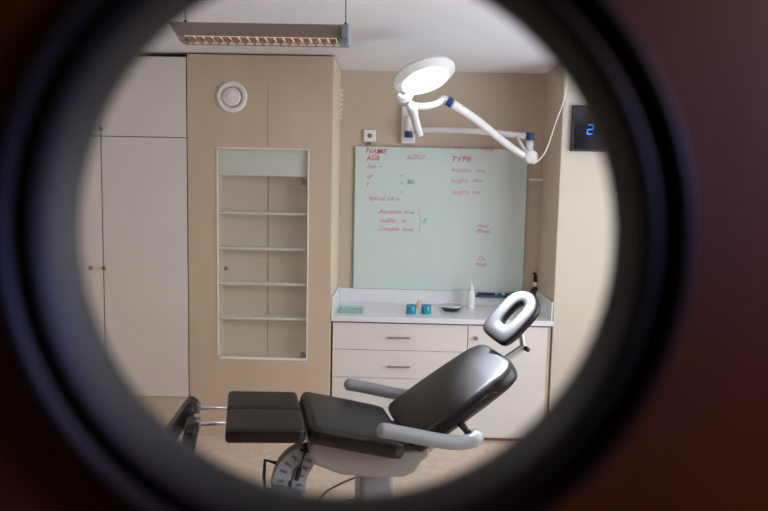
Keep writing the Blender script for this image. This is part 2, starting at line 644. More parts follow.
def write(txt, px, py, wpx, hpx, m, off=0.0, shear=.2):
    """one word of hand lettering fitted into wpx by hpx; px,py is the left end of its baseline in the photograph"""
    q = at(px, py, BY)
    cu = bpy.data.curves.new('writing', 'FONT')
    cu.body = txt
    cu.size = .04
    cu.shear = shear
    cu.offset = off
    cu.extrude = .0003
    tmp = bpy.data.objects.new('writing', cu)
    COL.objects.link(tmp)
    dg = bpy.context.evaluated_depsgraph_get()
    me = bpy.data.meshes.new_from_object(tmp.evaluated_get(dg))
    bpy.data.objects.remove(tmp)
    rnd = random.Random(txt)
    xs = [v.co.x for v in me.vertices]
    w_ = max(xs) - min(xs)
    kx = wpx / F_PX * BY / w_
    ky = hpx / F_PX * BY / (.04 * .73)
    ph = rnd.random() * 6
    for v in me.vertices:
        v.co.x = (v.co.x - min(xs)) * kx
        v.co.y = v.co.y * ky * (1 + .10 * math.sin(v.co.x * 60 + ph)) + .0025 * math.sin(v.co.x * 45 + ph)
    me.materials.clear()
    me.materials.append(M[m])
    o = bpy.data.objects.new('writing', me)
    COL.objects.link(o)
    o.parent = bd
    o.location = (q.x - bcx, -.0010, q.z - bz0)
    o.rotation_euler = (PI / 2, rnd.uniform(-.03, .03), 0)
    return o


for a_ in (
        ('NAME', 366, 153, 21, 5.0, 'pink', .0006), ('AGE', 366, 160.3, 14, 5.0, 'pink', .0006), (':', 384, 160, 1.5, 4, 'pink2'), ('ALLERGY', 406.5, 159, 19, 4.4, 'pink2', .0002),
        ('Date', 367.5, 168.3, 9, 3.8, 'pink2'), ('+', 378.5, 168, 3, 3, 'pink2'), ('BP', 367, 178.3, 6, 4.4, 'pink2'), ('T', 366.5, 186.6, 3, 4.0, 'pink2'), (':', 371.5, 187, 1, 3, 'pink2'),
        ('-', 400, 177, 3, 5, 'pink2'), ('x', 400, 183.5, 3, 4.0, 'pink'), ('-', 400, 193.5, 3, 5, 'pink2'),
        ('Special', 368.5, 200.3, 17, 4.6, 'pink2'), ('care', 387.5, 200.3, 12, 4.4, 'pink2'),
        ('-Anesthesia', 378, 213.6, 23, 4.2, 'pink'), ('time', 404, 213.6, 10, 4.0, 'pink'), ('-Infiltr.', 379, 222.2, 19, 4.6, 'pink'), ('by', 402, 222.2, 5, 4.0, 'pink'),
        ('-Complete', 378, 230.6, 21, 4.2, 'pink'), ('time', 402.5, 230.8, 11, 4.0, 'pink'),
        ('TIM', 454, 149.6, 9, 3.2, 'pink'), ('TIME', 481, 151.4, 13, 3.2, 'pink2'), ('TYPE', 451.5, 161.3, 20, 5.4, 'pink', .0004),
        ('Anesthesia', 451, 171.8, 20, 4.0, 'pink2'), ('time', 476, 171.9, 9, 3.6, 'pink2'), ('Surgery', 451, 182.2, 17, 4.2, 'pink2'), ('start', 473, 182.2, 9.5, 3.8, 'pink2'),
        ('Surgery', 452, 193.8, 17, 4.2, 'pink2'), ('end', 472, 193.8, 8, 3.8, 'pink2'),
        ('-Next', 477, 227.3, 11, 4.2, 'pink2'), ('-Photo', 475.5, 233, 14, 4.2, 'pink'), ('-Dic', 477, 260.5, 9, 4.2, 'pink2'), ('-Note', 475, 266, 12, 4.2, 'pink'),
        ('80-', 407, 183.6, 8, 4.6, 'teal', .0008), ('E', 423, 223, 4.5, 5.0, 'teal', 0)):
    write(*a_)
bm = bmesh.new()
pts = [at(417.5, 209, BY), at(420, 211, BY), at(420, 219, BY), at(421.5, 221, BY), at(420, 223, BY), at(420, 229, BY), at(417.5, 232, BY)]
tube(bm, catmull([(q.x - bcx, -.001, q.z - bz0) for q in pts], 5), .0018, 6)
obj('bracket_line', bm, 'pink2', bd, smooth=True)
tag(bd, 'large pale green glass writing board with pink handwriting above the worktop', 'board')

# tray with markers resting on the upstand against the board
a, b = at(476, 294, YB - .05), at(519, 296, YB - .05)
tr = empty('marker_tray', ((a.x + b.x) / 2, YB - .044, ZU - .048))
w = (b.x - a.x)
bm = bmesh.new()
box(bm, -w / 2, w / 2, 0, .026, 0, .005)
box(bm, -w / 2, w / 2, -.003, 0, 0, .022)
box(bm, -w / 2 - .003, -w / 2, -.003, .026, 0, .022)
box(bm, w / 2, w / 2 + .003, -.003, .026, 0, .022)
obj('tray', bm, 'navy', tr)
tag(tr, 'dark blue tray below the lower right edge of the board', 'tray')
for i, (x0, x1, m) in enumerate(((-.165, -.02, 'black'), (.0, .06, 'green'), (.065, .165, 'navy'))):
    q = empty('board_marker', (tr.location.x, tr.location.y + .0125, tr.location.z + .0285))
    bm = bmesh.new()
    tube(bm, [(x0, 0, 0), (x0 + (x1 - x0) * .68, 0, 0)], .0122, 14)
    shade_auto(obj('barrel', bm, m, q, smooth=True))
    bm = bmesh.new()
    tube(bm, [(x0 + (x1 - x0) * .69, 0, 0), (x1, 0, 0)], .0118, 14)
    shade_auto(obj('cap', bm, ('black', 'plastic', 'green')[i], q, smooth=True))
    tag(q, ('long black marker at the left end of the tray under the board', 'short green marker in the middle of the tray under the board', 'dark blue marker at the right end of the tray under the board')[i], 'marker', 'markers in the board tray')


# ------------------------------------------------------------------ things on the worktop
def ontop(px, py):
    return onfloor(px, py, zw1)


# turquoise glass jars
for i, (px, lab) in enumerate(((411, 'left of the two small turquoise glass jars on the worktop'), (426, 'right one of the two turquoise glass jars, nearer the black dish'))):
    q = ontop(px, 313.5)
    j = empty('glass_jar', (q.x, q.y, zw1 + .0005))
    lathed('bowl', [(.0002, .0), (.036, .0), (.040, .004), (.0415, .03), (.0405, .060), (.038, .062), (.036, .058), (.036, .034), (.0002, .030)], 'turq', j)
    lathed('rim', [(.038, .060), (.0425, .0615), (.0425, .066), (.038, .067)], 'turq', j, close=True)
    lathed('candle', [(.0002, .030), (.030, .030), (.030, .052), (.0002, .054)], 'plastic', j)
    tag(j, lab, 'jar', 'turquoise jars on the worktop')
q = ontop(419, 308)
j = lathed('small_pot', [(.0002, 0), (.020, 0), (.022, .01), (.022, .045), (.016, .052), (.016, .060), (.0002, .062)], 'skin', None, loc=(q.x, q.y, zw1 + .0005))
tag(j, 'small pale pink pot standing behind the two turquoise jars', 'pot')

# black dish with glass rim
q = ontop(451, 310.5)
j = empty('dish', (q.x, q.y, zw1 + .0005))
lathed('bowl', [(.0002, 0), (.055, 0), (.075, .014), (.088, .032), (.084, .034), (.070, .020), (.0002, .010)], 'black', j, seg=40)
lathed('plate', [(.0002, .0345), (.098, .035), (.103, .040), (.098, .044), (.0002, .042)], 'chrome', j, seg=40)
tag(j, 'shallow black dish with a shiny round lid on the worktop', 'dish')

# white squeeze bottle
q = ontop(470.5, 308)
j = empty('squeeze_bottle', (q.x, q.y, zw1 + .0005))
lathed('body', [(.0002, 0), (.030, 0), (.033, .005), (.033, .03), (.031, .035), (.033, .04), (.033, .12), (.030, .140), (.018, .150), (.018, .154)], 'plastic', j)
lathed('nozzle', [(.021, .1545), (.021, .172), (.015, .178), (.007, .216), (.0002, .218)], 'plastic', j)
tag(j, 'white plastic bottle with pointed nozzle in front of the board', 'bottle')

# black pump bottle at the right end
q = ontop(534, 307)
j = empty('pump_bottle', (q.x, q.y, zw1 + .0005))
j.scale = (1.15, 1.15, 1.2)
lathed('body', [(.0002, 0), (.030, 0), (.033, .006), (.033, .11), (.026, .130), (.014, .138), (.014, .145)], 'black', j)
lathed('collar', [(.018, .146), (.018, .172), (.010, .176), (.010, .19)], 'plastic', j)
bm = bmesh.new()
tube(bm, catmull([(0, 0, .18), (0, 0, .215), (-.004, -.008, .236), (-.02, -.02, .242)], 6), lambda t: .013 - .006 * t, 12)
obj('pump', bm, 'black', j, smooth=True)
tag(j, 'black pump bottle in the right corner of the worktop', 'bottle')

# pale green glass tray
a = ontop(337, 314)
b = ontop(364, 304)
x0, x1 = a.x, at(362, 309, 5.1).x
j = empty('glass_tray', ((x0 + x1) / 2, 5.17, zw1 + .0005))
w = (x1 - x0) / 2
bm = bmesh.new()
box(bm, -w, w, -.11, .11, 0, .005)
for d in ((-w, -w + .005, -.11, .11), (w - .005, w, -.11, .11), (-w, w, -.11, -.105), (-w, w, .105, .11)):
    box(bm, *d, .005, .022)
obj('tray', bm, 'trayglass', j)
tag(j, 'shallow pale green glass tray at the left end of the worktop', 'tray')

# socket box beside the board top
q = at(370, 136, YB)
j = empty('wall_socket', (q.x, YB, q.z))
bm = bmesh.new()
box(bm, -.05, .05, -.034, -.001, -.048, .048)
obj('cover', bm, 'plastic', j, bevel=.006, seg=3)
lathed('face', [(.0002, -.036), (.014, -.036), (.02, -.034)], 'steel', j, axis='y', seg=20)
bm = bmesh.new()
box(bm, -.008, .008, -.03, -.004, -.075, -.049)
obj('cable_entry', bm, 'steel', j)
tag(j, 'small white square socket box on the wall above the board', 'socket')

# ------------------------------------------------------------------ digital clock on the pier
a, b = at(573, 105, YF - .03), at(572, 151, YF - .03)
cz0, cz1 = b.z, a.z
j = empty('wall_clock', (a.x + .24, YF, (cz0 + cz1) / 2))
hh = (cz1 - cz0) / 2
bm = bmesh.new()
box(bm, -.24, .24, -.032, -.001, -hh, hh)
obj('housing', bm, 'black', j, bevel=.004)
bm = bmesh.new()
box(bm, -.222, .222, -.034, -.0325, -hh + .015, hh - .015)
obj('screen', bm, 'screen', j)


def seven(ch, x, z, w, h, parent):
    segs = {'a': ((0, h), (w, h)), 'b': ((w, h), (w, h / 2)), 'c': ((w, h / 2), (w, 0)), 'd': ((0, 0), (w, 0)), 'e': ((0, 0), (0, h / 2)), 'f': ((0, h / 2), (0, h)), 'g': ((0, h / 2), (w, h / 2))}
    bm = bmesh.new()
    for s in {'2': 'abged'}[ch]:
        (xa, za), (xb, zb_) = segs[s]
        sh = .12
        tube(bm, [(x + xa + za * sh, -.0365, z + za), (x + xb + zb_ * sh, -.0365, z + zb_)], .0036, 6)
    return obj('digit', bm, 'led', parent)


q = at(587, 134, YF - .035)
seven('2', q.x - j.location.x, q.z - j.location.z, .036, .066, j)
tag(j, 'black digital wall clock with glowing blue digit on the cream wall', 'clock')

# thin cable hanging from the ceiling to the lamp arm
bm = bmesh.new()
pts = [at(567, 84, 4.9), at(564, 100, 4.9), at(556, 122, 4.95), at(547, 148, 5.0), at(540, 159, 5.02), at(533, 164, 5.02)]
p0 = pts[0]
pts = [Vector((p0.x + .005, 4.88, ZC)), Vector((p0.x + .003, 4.89, 2.75))] + pts
tube(bm, catmull(pts, 6), .005, 8)
tag(obj('hanging_cable', bm, 'plastic', smooth=True), 'thin white cable hanging from the ceiling towards the lamp arm', 'cable')

# narrow pale ledge right of the board
a, b = at(528, 179.5, YB - .03), at(545, 180.5, YB - .03)
bm = bmesh.new()
box(bm, a.x, b.x, YB - .06, YB - .002, a.z - .008, a.z + .008)
tag(obj('wall_ledge', bm, 'shelf', bevel=.002), 'small pale ledge on the wall right of the writing board', 'ledge')

# ------------------------------------------------------------------ examination lamp on its double arm
ml = empty('examination_lamp', tuple(at(408, 140, YB)))
lo = ml.location.copy()


def Lp(v):
    return Vector(v) - lo


bmz0, bmz1 = at(408, 144, YB).z, at(408, 107, YB).z
bm = bmesh.new()
box(bm, -.058, .058, -.045, -.002, bmz0 - lo.z, bmz1 - lo.z)
obj('wall_plate', bm, 'plastic', ml, bevel=.012, seg=3)
pv = at(409, 132, YB - .09)
bm = bmesh.new()
tube(bm, [Lp((pv.x, pv.y, pv.z - .03)), Lp((pv.x, pv.y, pv.z + .13))], .03, 20)
shade_auto(obj('pivot', bm, 'white', ml, smooth=True))
bm = bmesh.new()
tube(bm, [Lp((pv.x - .002, pv.y, pv.z - .045)), Lp((pv.x - .002, pv.y, pv.z + .005))], .034, 20)
shade_auto(obj('blue_cap', bm, 'blue', ml, smooth=True))
# lower arm: wall to elbow
JY = 5.12
e0 = at(530, 136.5, JY)
bm = bmesh.new()
tube(bm, catmull([Lp((pv.x, pv.y, pv.z + .012)), Lp(at(440, 130, 5.42)), Lp(at(480, 131.5, 5.30)), Lp(at(510, 134.5, 5.19)), Lp(e0)], 8), .022, 16)
obj('lower_arm', bm, 'white', ml, smooth=True)
bm = bmesh.new()
tube(bm, [Lp((e0.x, e0.y, e0.z - .03)), Lp((e0.x, e0.y, e0.z + .028))], .033, 20)
shade_auto(obj('blue_cap', bm, 'blue', ml, smooth=True))
k1 = at(530.5, 157, JY - .03)
bm = bmesh.new()
tube(bm, [Lp((e0.x, e0.y, e0.z - .03)), Lp((k1.x, k1.y + .02, k1.z))], .026, 18)
obj('elbow_post', bm, 'white', ml, smooth=True)
lathed('elbow_knuckle', [(.0002, -.045), (.042, -.045), (.050, -.038), (.050, .03), (.042, .037), (.0002, .037)], 'white', ml, loc=Lp(k1), axis='y')
# lower strut of the fork
s0 = at(517, 137, JY + .03)
bm = bmesh.new()
tube(bm, [Lp(s0), Lp(at(522, 146, JY)), Lp(k1)], .012, 10)
obj('fork_strut', bm, 'white', ml, smooth=True)
# upper arm: elbow to the neck
AY = 4.4
n0 = at(452, 103.5, AY)
bm = bmesh.new()
tube(bm, catmull([Lp(at(525, 156, JY - .04)), Lp(at(508, 145, 5.0)), Lp(at(478, 121, 4.68)), Lp(n0)], 8), lambda t: .025 + .004 * t, 18)
obj('upper_arm', bm, 'white', ml, smooth=True)
n1 = at(447.5, 100.5, AY)
d = (n1 - n0).normalized()
bm = bmesh.new()
tube(bm, [Lp(n0 + d * .004), Lp(n1)], .032, 20)
shade_auto(obj('blue_collar', bm, 'blue', ml, smooth=True))
hd = at(424.5, 77.5, 4.15)
yk = at(405, 95, 4.12)
bm = bmesh.new()
tube(bm, catmull([Lp(n1), Lp(at(443.5, 98.5, AY)), Lp(at(437, 103.5, 4.36)), Lp(at(424, 106.5, 4.3)), Lp(at(412, 105, 4.2)), Lp(at(408, 100, 4.14))], 8), .021, 16)
obj('neck', bm, 'white', ml, smooth=True)
bm = bmesh.new()
tube(bm, catmull([Lp(at(397, 96, 4.10)), Lp(at(402, 99.5, 4.10)), Lp(at(408, 97, 4.11)), Lp(at(411, 93, 4.12))], 6), .024, 14)
obj('yoke', bm, 'white', ml, smooth=True)
bm = bmesh.new()
tube(bm, [Lp(at(411, 106, 4.12)), Lp(at(413.5, 114, 4.1)), Lp(at(414, 115.5, 4.1)), Lp(at(419.5, 136, 4.08))], lambda t: (.031 if t < .4 else .025), 16)
obj('grip', bm, 'white', ml, smooth=True)
# the head
nrm = Vector((.27, -.34, -.90)).normalized()
zax = -nrm
head = empty('lamp_head', (0, 0, 0))
head.parent = ml
head.location = Lp(hd)
head.rotation_euler = zax.to_track_quat('Z', 'Y').to_euler()
HR = .197


def hpart(name, prof, m, par=None, close=False, seg=64):
    bm = bmesh.new()
    lathe(bm, [(max(r, .0002), h) for r, h in prof], seg, 'z', close)
    o = obj(name, bm, m, None, smooth=True)
    o.parent = ml
    o.location = head.location
    o.rotation_euler = head.rotation_euler
    shade_auto(o, 50)
    return o


hpart('head_ring', [(HR * .66, -.016), (HR * .76, -.026), (HR * .97, .002), (HR, .006), (HR, .020), (HR * .94, .030), (HR * .80, .032), (HR * .74, .012)], 'white', close=True)
hpart('head_cover', [(.0002, .040), (HR * .55, .038), (HR * .79, .030), (HR * .79, .006), (.0002, .006)], 'plastic')
hpart('diffuser', [(.0002, -.028), (HR * .60, -.028), (HR * .66, -.018), (.0002, .003)], 'lamp')
bpy.data.objects.remove(head)
tag(ml, 'round white examination lamp, lit, on a jointed arm from the wall', 'lamp')

# ------------------------------------------------------------------ pendant louvre light
PY = 3.1
a, b = at(168, 23, PY), at(349, 23, PY)
zt_, zb_ = at(260, 23, PY).z, at(260, 41.5, PY + .02).z
px0, px1 = a.x, b.x
pl = empty('pendant_light', ((px0 + px1) / 2, PY + .08, zt_ + .0))
W = (px1 - px0) / 2
hgt = zt_ - zb_
slope = .028
bm = bmesh.new()
# housing: trapezoid section, front face leaning in towards the louvre
D0, D1 = .075, .036


def ring_at(x, inset_top, inset_bot):
    return [(x, -D0 + inset_top * 0, 0), (x, D0, 0), (x, D1, -hgt * .70), (x, -D1, -hgt * .70)]


sec = [(-D0, .0), (-D0, -hgt * .12), (-D1 - .008, -hgt * .68), (D1 + .008, -hgt * .68), (D0, -hgt * .12), (D0, .0)]
capL = [bm.verts.new((-W + (slope * min(1, -z / (hgt * .7))), y, z)) for y, z in sec]
capR = [bm.verts.new((W - .012, y, z)) for y, z in sec]
bm.faces.new(capL)
bm.faces.new(capR[::-1])
for i in range(6):
    k_ = (i + 1) % 6
    if i == 2:
        continue
    bm.faces.new((capL[i], capL[k_], capR[k_], capR[i]))
obj('housing', bm, 'fix', pl)
bm = bmesh.new()
box(bm, W - .035, W, -D0 - .004, D0 + .004, -hgt * .72, .004)
box(bm, W - .05, W - .002, -D1 - .012, D1 + .012, -hgt, -hgt * .66)
obj('end_cap', bm, 'fixcap', pl, bevel=.006)
bm = bmesh.new()
prism(bm, [(-W + slope * .95, -hgt * .68), (-W + slope * 2.2, -hgt * .68), (-W + slope * 2.2, -hgt), (-W + slope * 1.5, -hgt)], -D1 - .008, D1 + .008)
obj('end_cap', bm, 'fix', pl)
# louvre: side rails, zigzag blades and tube behind them
bm = bmesh.new()
for s in (-1, 1):
    box(bm, -W + slope * 2.4, W - .04, s * D1 - .002, s * D1 + .002, -hgt, -hgt * .965)
obj('louvre_rail', bm, 'louvre', pl)
nb = 17
xa, xb = -W + slope * 2.2, W - .06
for i in range(nb):
    x = xa + (xb - xa) * (i + .5) / nb
    w = (xb - xa) / nb * .36
    bm = bmesh.new()
    prism(bm, [(x - w, -hgt * .70), (x + w, -hgt * .70), (x + w * .15, -hgt * .97), (x - w * .15, -hgt * .97)], -D1 + .001, D1 - .001)
    obj('louvre_blade', bm, 'louvre', pl)
bm = bmesh.new()
box(bm, xa, xb, -.040, .040, -hgt * .69, -hgt * .66)
obj('tube_lamp', bm, 'tube', pl)
for x in (-W + .055, W - .022):
    bm = bmesh.new()
    tube(bm, [(x, 0, 0), (x, 0, ZC - zt_ - .001)], .0022, 6)
    lathe(bm, [(.010, 0), (.010, .02), (.004, .028)], 12)
    for v in bm.verts[-36:]:
        v.co.x += x
    obj('suspension_wire', bm, 'black', pl)
tag(pl, 'grey linear pendant light with a zigzag louvre hanging at the upper left', 'light')

# glowing panels added out of view to fill the room with light
for i, (x, y) in enumerate(((1.35, 1.6), (-1.5, 1.9))):
    j = empty('fill_panel', (x, y, ZC))
    bm = bmesh.new()
    box(bm, -.31, .31, -.31, .31, -.03, -.001)
    obj('frame', bm, 'white', j)
    bm = bmesh.new()
    box(bm, -.28, .28, -.28, .28, -.034, -.0305)
    obj('diffuser', bm, 'panel', j)
    tag(j, ('square ceiling fill panel added near the window side of the room', 'square ceiling fill panel added near the cupboard side of the room')[i], 'light', 'added ceiling fill panels')

# ------------------------------------------------------------------ treatment chair
CA = math.radians(13)
CO = Vector((-.10, 3.36, 0))
CU = Vector((math.cos(CA), math.sin(CA), 0))
CW = Vector((math.sin(CA), -math.cos(CA), 0))
ch = empty('treatment_chair', CO, CA)
# chair-local axes: x along the body (feet to head), y = away from the camera, z up


def sz(px, py, w):
    d = ray(px, py)
    t_ = (w - (EYEP - CO).dot(CW)) / d.dot(CW)
    p_ = EYEP + d * t_
    return ((p_ - CO).dot(CU), p_.z)


def cushion(name, prof, thick, M4, m='vinyl', parent=ch, r=.025, crown=.004, y0=0.0, k=6, under=None):
    """upholstered pad lofted along its length: prof is (distance, half width); edges rolled with radius r"""
    st = []
    L0, L1 = prof[0][0], prof[-1][0]

    def hw(x):
        for (xa_, ha), (xb_, hb) in zip(prof, prof[1:]):
            if xa_ <= x <= xb_:
                t_ = (x - xa_) / (xb_ - xa_)
                return ha + (hb - ha) * t_
        return prof[-1][1]
    for i in range(k + 1):          # rolled start
        a = PI / 2 * i / k
        st.append((L0 + r * (1 - math.cos(a)), r * (1 - math.sin(a))))
    n_ = 54
    for i in range(1, n_):
        st.append((L0 + r + (L1 - L0 - 2 * r) * i / n_, 0))
    for i in range(k + 1):
        a = PI / 2 * i / k
        st.append((L1 - r + r * math.sin(a), r * (1 - math.cos(a))))
    bm = bmesh.new()
    rings = []
    for x, ins in st:
        w_ = hw(x) - ins
        rr_ = max(r - ins, .0015)
        zt_2, zb_2 = -ins, -thick + ins
        ring = []
        nt_ = 8
        for (sx_, a0) in ((1, 0), (-1, 90)):
            for i in range(k + 1):
                a = math.radians(a0 + 90 * i / k)
                ring.append((sx_ * (w_ - rr_) + rr_ * math.cos(a), zt_2 - rr_ + rr_ * math.sin(a)))
            if sx_ == 1:
                for i in range(1, nt_):
                    t_ = i / nt_
                    ring.append(((w_ - rr_) * (1 - 2 * t_), zt_2))
        for (sx_, a0) in ((-1, 180), (1, 270)):
            for i in range(k + 1):
                a = math.radians(a0 + 90 * i / k)
                ring.append((sx_ * (w_ - rr_) + rr_ * math.cos(a), zb_2 + rr_ + rr_ * math.sin(a)))
            if sx_ == -1:
                for i in range(1, nt_):
                    t_ = i / nt_
                    ring.append((-(w_ - rr_) * (1 - 2 * t_), zb_2))
        u_ = min(1, min(x - L0, L1 - x) / (.25 * (L1 - L0)))
        vs = []
        for y, z in ring:
            cr = crown * u_ * (1 - min(1, abs(y) / max(w_, .001)) ** 2) if z > -thick / 2 else 0
            vs.append(bm.verts.new((x, y + y0, z + cr)))
        rings.append(vs)
    n = len(rings[0])
    for A, B in zip(rings, rings[1:]):
        for i in range(n):
            bm.faces.new((A[i], A[(i + 1) % n], B[(i + 1) % n], B[i]))
    bm.faces.new(rings[0])
    bm.faces.new(rings[-1][::-1])
    bm.transform(M4)
    return obj(name, bm, m, parent, smooth=True)


def frame_sz(s, z, ang, y=0.0, tilt=0.0):
    """plane whose x runs along the body at an upward angle, origin on the chair"""
    return Matrix.Translation((s, y, z)) @ Matrix.Rotation(-ang, 4, 'Y') @ Matrix.Rotation(tilt, 4, 'X')


# leg rests, falling slightly towards the seat
lg = math.radians(-3.6)
for side in (1, -1):
    yc = side * .152
    h = .147
    o = cushion('leg_rest', [(0, h - .014), (.01, h - .005), (.025, h), (.34, h), (.358, h - .006), (.372, h - .018)], .070, frame_sz(-.738, .827, lg), r=.018, crown=.003, y0=yc)
    bm = bmesh.new()
    box(bm, .06, .35, yc - .10, yc + .10, -.080, -.0705)
    bm.transform(frame_sz(-.738, .827, lg))
    obj('leg_tray', bm, 'black', o)

# seat: wedge pad, sloping down towards the back
ang = math.radians(-14)
cushion('seat', [(0, .268), (.015, .285), (.05, .300), (.25, .306), (.43, .302), (.47, .290), (.495, .265)],
        .088, frame_sz(-.345, .816, ang), r=.032, crown=.006)
# backrest
ang = math.radians(33.7)
BL = .676
BM = frame_sz(.128, .706, ang)
prof = [(0, .268), (.02, .283), (.06, .290), (.25, .296), (.42, .292), (.52, .282)]
for i in range(1, 17):
    a = PI / 2 * i / 16
    prof.append((.52 + (BL - .52) * math.sin(a), .282 * (.50 + .50 * math.cos(a) ** .9)))
bk = cushion('backrest', prof, .098, BM, r=.040, crown=.014, k=8)
# curved welt on the near flank of the backrest
bm = bmesh.new()
pts = [(.10, -.2945, -.085), (.20, -.297, -.060), (.32, -.297, -.040), (.42, -.2945, -.036), (.48, -.289, -.042), (.50, -.286, -.058)]
tube(bm, catmull([BM @ Vector(q) for q in pts], 6), .0022, 6)
obj('welt', bm, 'seam', bk, smooth=True)
# headrest: oval pad with a face slot
HA = math.radians(46)
HM = frame_sz(.757, 1.275, HA, 0, math.radians(23))
bm = bmesh.new()
nseg = 56


def sup(a, rx, ry, e=2.6):
    c_, s_ = math.cos(a), math.sin(a)
    return (rx * abs(c_) ** (2 / e) * (1 if c_ >= 0 else -1), ry * abs(s_) ** (2 / e) * (1 if s_ >= 0 else -1))


RXo, RYo, RXi, RYi, TH = .166, .122, .074, .026, .050
secs = []
nk = 16
for k in range(nk):
    a = 2 * PI * k / nk
    secs.append((.5 + .5 * math.copysign(abs(math.cos(a)) ** .55, math.cos(a)), TH / 2 * math.copysign(abs(math.sin(a)) ** .6, math.sin(a)) - TH / 2))
rings = []
for i in range(nseg):
    a = 2 * PI * i / nseg
    ee = 3.4 - 1.3 * math.cos(a)
    o_, i_ = sup(a, RXo, RYo, ee), sup(a, RXi, RYi)
    taper = 1 - .16 * (o_[0] / RXo) * 0
    i_ = (i_[0] + .012, i_[1])
    rings.append([bm.verts.new((i_[0] + (o_[0] - i_[0]) * q, (i_[1] + (o_[1] - i_[1]) * q) , z)) for q, z in secs])
for i in range(nseg):
    A, B = rings[i], rings[(i + 1) % nseg]
    for k in range(nk):
        bm.faces.new((A[k], A[(k + 1) % nk], B[(k + 1) % nk], B[k]))
bm.transform(HM)
hr = obj('headrest', bm, 'vinyl', ch, smooth=True)
bm = bmesh.new()
lathe(bm, [(.0002, 0), (.001, 0)], 3)
bm.free()
bm = bmesh.new()
prism(bm, [(-.13, -.085), (.12, -.075), (.12, -.045), (-.10, -.05), (-.10, .05), (.12, .045), (.12, .075), (-.13, .085)], -TH - .008, -TH + .004, 'z')
bm.transform(HM)
obj('backing_plate', bm, 'black', hr)
bm = bmesh.new()
q0 = HM @ Vector((-.115, 0, -TH - .002))
k0 = Vector((.812, -.02, 1.150))
k1_ = Vector((.826, -.02, 1.092))
k2_ = Vector((.742, -.02, 1.040))
tube(bm, [q0, k0], .013, 12)
tube(bm, [k0 + Vector((0, 0, .02)), k1_], .016, 12)
tube(bm, [k1_ + Vector((.012, 0, .008)), k2_, Vector((.68, -.02, .995))], .014, 12, flat=1.5)
obj('headrest_bracket', bm, 'chrome', ch, smooth=True)
shade_auto(bpy.data.objects['headrest_bracket'])
bm = bmesh.new()
tube(bm, [k1_ + Vector((.008, -.045, 0)), k1_ + Vector((.008, .03, 0))], .013, 14)
obj('clamp_knob', bm, 'black', ch, smooth=True)

# armrests: flattened tubes that dip and curl up behind the back
for side in (-1, 1):
    sh = -.012 if side == -1 else -.055
    pts = [(-.035, .812), (.03, .801), (.137, .774), (.25, .746), (.34, .728), (.41, .727), (.452, .737), (.474, .750)]
    bm = bmesh.new()
    P_ = catmull([(s + sh, side * .372, z) for s, z in pts], 8)
    # the end turns inwards towards the backrest
    e = P_[-1]
    for i, v in enumerate(P_):
        t_ = i / (len(P_) - 1)
        if t_ > .8:
            v.y -= side * .05 * ((t_ - .8) / .2) ** 2

    def rr(t_):
        base_ = .038 if t_ < .5 else .038 - .004 * (t_ - .5)
        k_ = t_ / .06
        if k_ < 1:
            base_ *= max(.35, math.sqrt(max(0, 1 - (1 - k_) ** 2)))
        k_ = (1 - t_) / .05
        if k_ < 1:
            base_ *= max(.35, math.sqrt(max(0, 1 - (1 - k_) ** 2)))
        return base_
    tube(bm, P_, rr, 20, flat=.92, up=(0, 0, 1))
    am = obj('armrest', bm, 'grey', ch, smooth=True)
    bm = bmesh.new()
    ys = side * .33
    tube(bm, [(.425 + sh, side * .335, .762), (.40 + sh, side * .26, .79)], .017, 12)
    obj('arm_pivot', bm, 'black', am, smooth=True)

# grey shell beneath the seat
bm = bmesh.new()
shell = [(-.350, .700), (-.345, .640), (-.315, .592), (-.19, .535), (.0, .505), (.13, .500), (.185, .520), (.215, .570), (.262, .600), (.255, .640), (.19, .640), (.0, .655), (-.2, .700), (-.3, .725)]
prism(bm, shell, -.225, .225)
obj('seat_shell', bm, 'greyd', ch, bevel=.022, seg=4)
# back hinge plate
bm = bmesh.new()
prism(bm, [(.20, .60), (.27, .612), (.36, .70), (.33, .725), (.22, .63)], -.20, .20)
obj('back_hinge', bm, 'steel', ch, bevel=.006)
# pedestal and base
bm = bmesh.new()
prism(bm, round_poly(-.070, .108, -.10, .10, .03), .035, .505, 'z')
pd = obj('pedestal', bm, 'grey', ch, bevel=.004)
bm = bmesh.new()
prism(bm, round_poly(-.42, .36, -.26, .26, .08), .001, .045, 'z')
obj('base_plate', bm, 'greyd', ch, bevel=.012, seg=3)

# telescopic foot rests
for side, rodpx in ((1, ((198, 407.5), (229, 408.8))), (-1, ((198, 423), (230, 423.5)))):
    w = -side * .14
    s0, z0 = sz(*rodpx[0], w)
    s1, z1 = sz(*rodpx[1], w)
    top = sz(191, 400, w) if side == 1 else sz(187, 418, w)
    fa = math.radians(-58 if side == 1 else -82)
    # pad plane: x axis pointing down and towards the feet
    pad_top = Vector((s0 - .006, side * .14, z0 + (.018 if side == 1 else .0)))
    dirn = Vector((-.58, 0, -.81)) if side == 1 else Vector((-.18, 0, -.98))
    yv = Vector((0, 1, 0))
    nv = dirn.cross(yv).normalized()
    R_ = Matrix((dirn, yv, nv)).transposed().to_4x4()
    M4 = Matrix.Translation(pad_top) @ R_
    pad = cushion('foot_rest', [(-.01, .075), (.01, .095), (.04, .105), (.18, .105), (.21, .095), (.235, .075)], .062, M4 @ Matrix.Translation((0, 0, .012)), r=.026, crown=.004)
    for dy in (0,):
        bm = bmesh.new()
        tube(bm, [(s0 - .02, side * .14 + dy, z0), (s1 + .18, side * .14 + dy, z1 - .012)], .012, 14)
        obj('extension_rod', bm, 'chrome', pad, smooth=True)
    bm = bmesh.new()
    box(bm, s0 - .010, s0 + .012, side * .14 - .03, side * .14 + .03, z0 - .026, z0 + .022)
    obj('rod_bracket', bm, 'steel', pad, bevel=.006)

# ribbed lift covers with release lever under the leg rests


